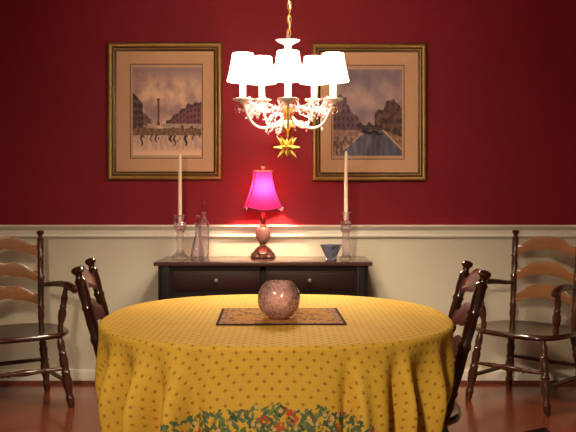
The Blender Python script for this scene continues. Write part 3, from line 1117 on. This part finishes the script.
SUP = 2.35
NTH = 420
OUT, TOT = outline(TAX, TAY, SUP, NTH)
root = empty('dining_table', (TX, TY, 0))
tag(root, 'oval dining table covered by the golden tablecloth', 'table')
mb = MB()
o2, _ = outline(TAX - .008, TAY - .008, SUP, 96)
zs = [(0.97, .722), (1, .728), (1, .750), (.985, .756)]
rings = [[mb.bm.verts.new((p.x * f, p.y * f, z)) for p, nn, s in o2] for f, z in zs]
for a, b in zip(rings, rings[1:]):
    for k in range(96):
        mb.bm.faces.new((a[k], a[(k + 1) % 96], b[(k + 1) % 96], b[k]))
mb.bm.faces.new(rings[0][::-1]); mb.bm.faces.new(rings[-1])
mb.build('tabletop', M['tablewood'], root)
MB().lathe([(.09, .722), (.09, .70), (.05, .66), (.045, .56), (.06, .45), (.075, .36), (.07, .30), (.05, .26), (.06, .23), (.06, .16), (.03, .15)], 28).build('pedestal', M['tablewood'], root)
for k in range(4):
    a = k * PI / 2
    pts = [(.045, .20), (.10, .17), (.17, .10), (.22, .05), (.26, .022)]
    MB().tube([(r * math.cos(a), r * math.sin(a), z) for r, z in pts], [.030, .028, .024, .021, .020], 10).build('foot', M['tablewood'], root)

FOLDS = [(-.19, .016, -.010), (-.238, .022, .017), (-.288, .018, -.015), (-.338, .024, .022), (-.398, .022, -.020), (-.455, .024, .020), (-.52, .024, -.014), (-.58, .028, .014), (-.66, .03, -.010), (-.73, .03, .008),
         (.172, .010, -.014), (.198, .016, .012), (.255, .026, .010), (.303, .016, -.020), (.330, .016, .022), (.392, .030, -.018), (.455, .022, .020), (.52, .026, -.016), (.585, .026, .014), (.66, .03, -.010), (.73, .03, .006)]


def gauss(x, w): return math.exp(-.5 * (x / w) ** 2)


def fold(s_arc, drop):
    ramp = smooth01((drop + .01) / .20)
    dsp = 0
    if abs(s_arc) < .86:
        for a0, w, amp in FOLDS:
            dsp += amp * gauss(s_arc - a0 - .03 * (a0) * drop, w)
        dsp *= ramp * 2.9
    else:
        dsp += .007 * math.sin(s_arc * 60) * ramp
    dsp += .012 * ramp * gauss(s_arc, .3)                       # front hangs a touch outward
    dsp -= .100 * smooth01((drop - .01) / .33) * gauss(s_arc - .74, .24)
    dsp -= .085 * smooth01((drop - .01) / .33) * gauss(s_arc + .76, .22)
    return dsp


U_H, V_H = TAX + .345, TAY + .285
mb = MB()
uvl = mb.bm.loops.layers.uv.new('cloth')
uvs = {}
RF = .010
inner = [.0, .2, .4, .6, .75, .86, .93, .97]
NS = 46
rings = []
for f in inner[1:]:
    ring = []
    for p, nn, s in OUT:
        v = mb.bm.verts.new((p.x * f, p.y * f, TZ + .0012 * math.sin(p.x * f * 23) * math.sin(p.y * f * 19)))
        uvs[v] = (p.x * f, p.y * f); ring.append(v)
    rings.append(ring)
for q in range(6):                      # rounded edge
    a = q / 5 * PI / 2
    ring = []
    for p, nn, s in OUT:
        o = -RF + RF * math.sin(a) + .001
        v = mb.bm.verts.new((p.x + nn.x * o, p.y + nn.y * o, TZ - RF + RF * math.cos(a)))
        l_ = -RF + RF * a
        uvs[v] = (p.x + nn.x * l_, p.y + nn.y * l_); ring.append(v)
    rings.append(ring)
l0 = -RF + RF * PI / 2
for j in range(1, NS + 1):
    ring = []
    for p, nn, s in OUT:
        smx = 9
        if abs(nn.x) > 1e-4: smx = min(smx, (U_H - abs(p.x)) / abs(nn.x))
        if abs(nn.y) > 1e-4: smx = min(smx, (V_H - abs(p.y)) / abs(nn.y))
        back = smooth01((nn.y + .25) / .3)
        smx = smx * (1 - back) + min(smx, .33) * back
        dr = (smx - l0) * j / NS
        o = .001 + fold(s, dr)
        v = mb.bm.verts.new((p.x + nn.x * o, p.y + nn.y * o, TZ - RF - dr))
        uvs[v] = (p.x + nn.x * (l0 + dr), p.y + nn.y * (l0 + dr)); ring.append(v)
    # let the pattern run evenly along the folded cloth
    flat = [Vector(uvs[v]) for v in ring]
    q4 = NTH * 3 // 10
    for ka, kb in ((0, q4), (q4, NTH - q4), (NTH - q4, NTH)):
        idx = [k % NTH for k in range(ka, kb + 1)]
        cu, cw = [0], [0]
        for a_, b_ in zip(idx, idx[1:]):
            cu.append(cu[-1] + (flat[b_] - flat[a_]).length)
            cw.append(cw[-1] + (ring[b_].co - ring[a_].co).length)
        jj = 0
        for n_, k in enumerate(idx[1:-1], 1):
            tgt = cw[n_] / cw[-1] * cu[-1]
            while cu[jj + 1] < tgt: jj += 1
            f_ = (tgt - cu[jj]) / max(1e-9, cu[jj + 1] - cu[jj])
            w_ = flat[idx[jj]].lerp(flat[idx[jj + 1]], f_)
            uvs[ring[k]] = (w_.x, w_.y)
    rings.append(ring)
c = mb.bm.verts.new((0, 0, TZ)); uvs[c] = (0, 0)
for k in range(NTH):
    mb.bm.faces.new((c, rings[0][k], rings[0][(k + 1) % NTH]))
for a, b in zip(rings, rings[1:]):
    for k in range(NTH):
        k2 = (k + 1) % NTH
        mb.bm.faces.new((a[k], b[k], b[k2], a[k2]))
for f in mb.bm.faces:
    for lp in f.loops:
        lp[uvl].uv = uvs[lp.vert]
cl = mb.build('tablecloth', M['cloth'], angle=180, loc=(TX, TY, 0))
tag(cl, 'golden yellow dotted tablecloth with floral border draped over the oval table', 'tablecloth')

# tapestry mat
PMX, PMY = wx(280.5, 2.33), 2.325
hw_, hd_ = .178, .158
mb = MB()
mb.box(-hw_, hw_, -hd_, hd_, 0, .003, .001)
pm = mb.build('placemat', placemat_mat(hw_, hd_), loc=(PMX, PMY, TZ + .0012), smooth=False)
pm.rotation_euler = (0, 0, math.radians(1.5))
tag(pm, 'floral tapestry placemat with dark border in the middle of the tablecloth', 'placemat')
# globe vase
gd = 2.262
R0 = .0605
prof = []
for q in range(4, 29):
    a = -PI / 2 + PI * q / 36
    prof.append((R0 * math.cos(a), R0 * .99 + R0 * math.sin(a) * .99))
zs0 = prof[0][1]
prof = [(r, z - zs0) for r, z in prof]
outer = [(0, 0)] + prof
rt, ztp = prof[-1]
outer += [(rt - .002, ztp + .002), (rt - .003, ztp + .0035), (rt - .005, ztp + .002)]
inn = [(max(.001, r - .004), z + (.004 if z < .02 else 0) - (.002 if z > .09 else 0)) for r, z in prof[::-1]]
MB_ = MB()
MB_.lathe(outer + inn[1:] + [(0, .0045)], 56, rmod=lambda p, z: 1 + .010 * math.cos(14 * p) * math.cos(z * 320))
tag(MB_.build('globe_vase', M['globe'], angle=60, loc=(wx(279, gd), gd, TZ + .0046)),
    'round pink crackled glass globe vase on the tapestry placemat', 'vase')

# ------------------------------------------------------------------ chairs
LEG = [(t_, r_ * 1.15) for t_, r_ in [(0, .013), (.04, .016), (.10, .017), (.13, .021), (.16, .017), (.20, .015), (.30, .021), (.40, .023), (.47, .018), (.50, .022), (.53, .017), (.60, .019), (.68, .021), (.74, .016), (.77, .020), (.80, .015), (.86, .018), (.93, .017), (.97, .013), (1, .012)]]
POST = [(0, .013), (.04, .015), (.10, .019), (.16, .016), (.19, .020), (.22, .016), (.34, .0185), (.47, .0175), (.49, .021), (.51, .021), (.53, .0165), (.62, .0185), (.70, .017), (.72, .021), (.74, .017), (.82, .019), (.88, .0175), (.905, .020), (.92, .014), (.94, .0115), (.952, .013), (.962, .019), (.978, .0215), (.992, .018), (1, .006)]
STR = [(0, .009), (.15, .010), (.22, .013), (.26, .011), (.29, .016), (.32, .011), (.40, .014), (.46, .017), (.5, .018), (.54, .017), (.60, .014), (.68, .011), (.71, .016), (.74, .011), (.78, .013), (.85, .010), (1, .009)]
PLAIN = [(0, .009), (.3, .012), (.5, .0125), (.7, .012), (1, .009)]
APOST = [(0, .013), (.10, .016), (.16, .013), (.30, .021), (.42, .023), (.52, .016), (.56, .020), (.60, .015), (.75, .019), (.86, .014), (1, .012)]


def seat_mesh(w, dpt, zt, th=.034):
    mb = MB()
    n = 64
    pts = []
    for k in range(n):
        a = 2 * PI * k / n
        cc, ss = math.cos(a), math.sin(a)
        e = 2 / 3.0
        x = w * math.copysign(abs(cc) ** e, cc) * (1 - .06 * (ss > 0) * abs(ss))
        y = dpt * math.copysign(abs(ss) ** e, ss)
        pts.append((x, y))
    prof = [(.80, -th), (.93, -th + .003), (.985, -th + .012), (1.0, -th * .45), (.99, -.006), (.965, 0), (.85, -.003), (.6, -.009), (.3, -.011)]
    rings = [[mb.bm.verts.new((x * f, y * f, zt + z)) for x, y in pts] for f, z in prof]
    for a, b in zip(rings, rings[1:]):
        for k in range(n):
            mb.bm.faces.new((a[k], a[(k + 1) % n], b[(k + 1) % n], b[k]))
    mb.bm.faces.new(rings[0][::-1])
    c = mb.bm.verts.new((0, 0, zt - .011))
    for k in range(n):
        mb.bm.faces.new((rings[-1][k], rings[-1][(k + 1) % n], c))
    return mb


def slat_mesh(xh, zc, hgt, ypos, bow=.018, arch=.050, arch2=.034, th=.011):
    """wavy ladder slat; ypos(z) gives the plane of the posts"""
    mb = MB()
    nu, nv = 33, 7

    def shape(u, s, side):
        b = smooth01((1 - abs(u)) / .75)
        dip = -.008 * math.exp(-((abs(u) - .80) / .13) ** 2)
        top = zc + hgt / 2 + arch * b + dip
        bot = zc - hgt / 2 + arch2 * smooth01((1 - abs(u)) / .75) + .006 * math.cos(u * PI * 3) * (1 - abs(u))
        z = bot + (top - bot) * s
        y = ypos(z) + bow * (1 - u * u) + side * th / 2 * (1 - .55 * abs(2 * s - 1) ** 4)
        return Vector((u * xh, y, z))
    g1 = mb.grid(lambda i, j: shape(-1 + 2 * i / (nu - 1), j / (nv - 1), -1), nu, nv)
    g2 = mb.grid(lambda i, j: shape(-1 + 2 * i / (nu - 1), j / (nv - 1), 1), nu, nv)
    for i in range(nu - 1):
        mb.bm.faces.new((g1[i][0], g1[i + 1][0], g2[i + 1][0], g2[i][0]))
        mb.bm.faces.new((g1[i][-1], g1[i + 1][-1], g2[i + 1][-1], g2[i][-1]))
    for j in range(nv - 1):
        mb.bm.faces.new((g1[0][j], g1[0][j + 1], g2[0][j + 1], g2[0][j]))
        mb.bm.faces.new((g1[-1][j], g1[-1][j + 1], g2[-1][j + 1], g2[-1][j]))
    return mb


def chair_base(root, seat, leg_top, foot, zt, wood, seatwood):
    """seat, four turned legs and the box of stretchers; front is -Y"""
    seat_mesh(seat[0], seat[1], zt).build('seat', seatwood, root)
    L = {}
    for sx in (-1, 1):
        for sy in (-1, 1):
            p0 = Vector((sx * foot[0], sy * foot[1], 0)); p1 = Vector((sx * leg_top[0], sy * leg_top[1], zt - .030))
            MB().turned(p0, p1, LEG).build('leg', wood, root)
            L[sx, sy] = (p0, p1)

    def at(k, z):
        p0, p1 = L[k]
        return p0.lerp(p1, z / p1.z)
    MB().turned(at((-1, -1), .205), at((1, -1), .205), STR).build('stretcher', wood, root)
    MB().turned(at((-1, 1), .19), at((1, 1), .19), PLAIN).build('stretcher', wood, root)
    for sx in (-1, 1):
        MB().turned(at((sx, -1), .135), at((sx, 1), .135), PLAIN).build('stretcher', wood, root)


def make_armchair(loc, rz, label):
    root = empty('armchair', loc, rz)
    tag(root, label, 'chair', 'ladder back armchairs against the wall')
    zt = .40
    chair_base(root, (.265, .235), (.185, .17), (.233, .22), zt, M['mid'], M['seat'])
    yb, px_, top = .175, .185, .925
    lean = .062 / (top - zt)
    yp = lambda z: yb + (z - zt) * lean
    for s in (-1, 1):
        MB().turned((s * px_, yb, zt - .012), (s * (px_ + .012), yp(top), top), POST, 16).build('back_post', M['mid'], root)
    for zc in (.812, .668, .538):
        slat_mesh(px_ + .002, zc, .060, yp).build('slat', M['slat'], root)
    for s in (-1, 1):
        MB().turned((s * .212, -.085, zt - .012), (s * .238, -.105, .628), APOST).build('arm_post', M['mid'], root)
        a0 = Vector((s * (px_ + .004), yp(.635), .620))
        pts = [a0, Vector((s * .200, .14, .622)), Vector((s * .222, .06, .632)), Vector((s * .238, -.04, .640)), Vector((s * .246, -.11, .638)), Vector((s * .256, -.165, .628)), Vector((s * .262, -.205, .616))]
        # smooth arm, flattened
        mb = MB()
        dense = []
        for i in range(len(pts) - 1):
            for q in range(4):
                dense.append(pts[i].lerp(pts[i + 1], q / 4))
        dense.append(pts[-1])
        mb.tube(dense, [.011 + .010 * smooth01(i / (len(dense) - 1) * 1.3) for i in range(len(dense) - 1)] + [.012], 10)
        for v in mb.bm.verts:
            pass
        mb.build('arm', M['mid'], root)
    return root


make_armchair((1.312, 4.400, 0), math.radians(-45), 'brown ladder back armchair at the wall on the canal picture side')
make_armchair((-1.462, 4.298, 0), math.radians(33), 'brown ladder back armchair at the wall on the city square picture side')


def make_sidechair(loc, rz, label):
    root = empty('dining_chair', loc, rz)
    tag(root, label, 'chair', 'armless chairs tucked under the table')
    zt = .412
    chair_base(root, (.240, .222), (.165, .150), (.200, .195), zt, M['dark'], M['seat'])
    yb, px_, top = .150, .188, .880
    lean = .128 / (top - zt)
    yp = lambda z: yb + (z - zt) * lean
    for s in (-1, 1):
        MB().turned((s * px_, yb, zt - .012), (s * (px_ + .012), yp(top), top), POST, 16).build('back_post', M['dark'], root)
    for zc in (.795, .678, .565):
        slat_mesh(px_ + .004, zc, .060, yp, arch=.040, arch2=.022).build('slat', M['dslat'], root)
    return root


make_sidechair((-.448, 2.867, 0), math.radians(98), 'dark armless ladder back chair at the table end on the city square picture side')
make_sidechair((.358, 2.722, 0), math.radians(-95), 'dark armless ladder back chair at the table end on the canal picture side')

# dark floor mat corner
mb = MB()
cx, cy = wx(546, 3.835), 3.835
A = Vector((-.86, -.50)); B = Vector((-.10, -1.0)).normalized()
p = [Vector((cx, cy)), Vector((cx, cy)) + A * .5, Vector((cx, cy)) + A * .5 + B * .5, Vector((cx, cy)) + B * .6]
a = [mb.bm.verts.new((q.x, q.y, .001)) for q in p]
b = [mb.bm.verts.new((q.x, q.y, .012)) for q in p]
mb.bm.faces.new(a[::-1]); mb.bm.faces.new(b)
for k in range(4):
    mb.bm.faces.new((a[k], a[(k + 1) % 4], b[(k + 1) % 4], b[k]))
tag(mb.build('floor_mat', M['rug'], smooth=False), 'dark charcoal mat corner on the wood floor in front of an armchair', 'mat')

# ------------------------------------------------------------------ fill spot added unseen behind the camera to light cloth and lower wall
sl = bpy.data.lights.new('fill_spot', 'SPOT')
sl.energy = FILL
sl.color = (1.0, .82, .60)
sl.spot_size = math.radians(84)
sl.spot_blend = 1.0
sl.shadow_soft_size = .12
so_ = bpy.data.objects.new('fill_spot', sl)
COL.objects.link(so_)
so_.location = (-.62, -.35, 2.40)
so_.rotation_euler = (Vector((0, 3.0, .35)) - Vector(so_.location)).to_track_quat('-Z', 'Y').to_euler()
# ------------------------------------------------------------------ world and camera
w = bpy.data.worlds.new('dim_room_glow')
sc.world = w
w.use_nodes = True
bg = w.node_tree.nodes['Background']
bg.inputs[0].default_value = (1.0, .80, .58, 1)
bg.inputs[1].default_value = .07
cam = bpy.data.cameras.new('camera')
co = bpy.data.objects.new('camera', cam)
COL.objects.link(co)
co.location = (0, 0, H)
co.rotation_euler = (PI / 2, 0, 0)
cam.sensor_fit = 'HORIZONTAL'
cam.sensor_width = 36
cam.lens = F / 576 * 36
cam.shift_y = -(216 - HY) / 576
cam.clip_start = .05
sc.camera = co
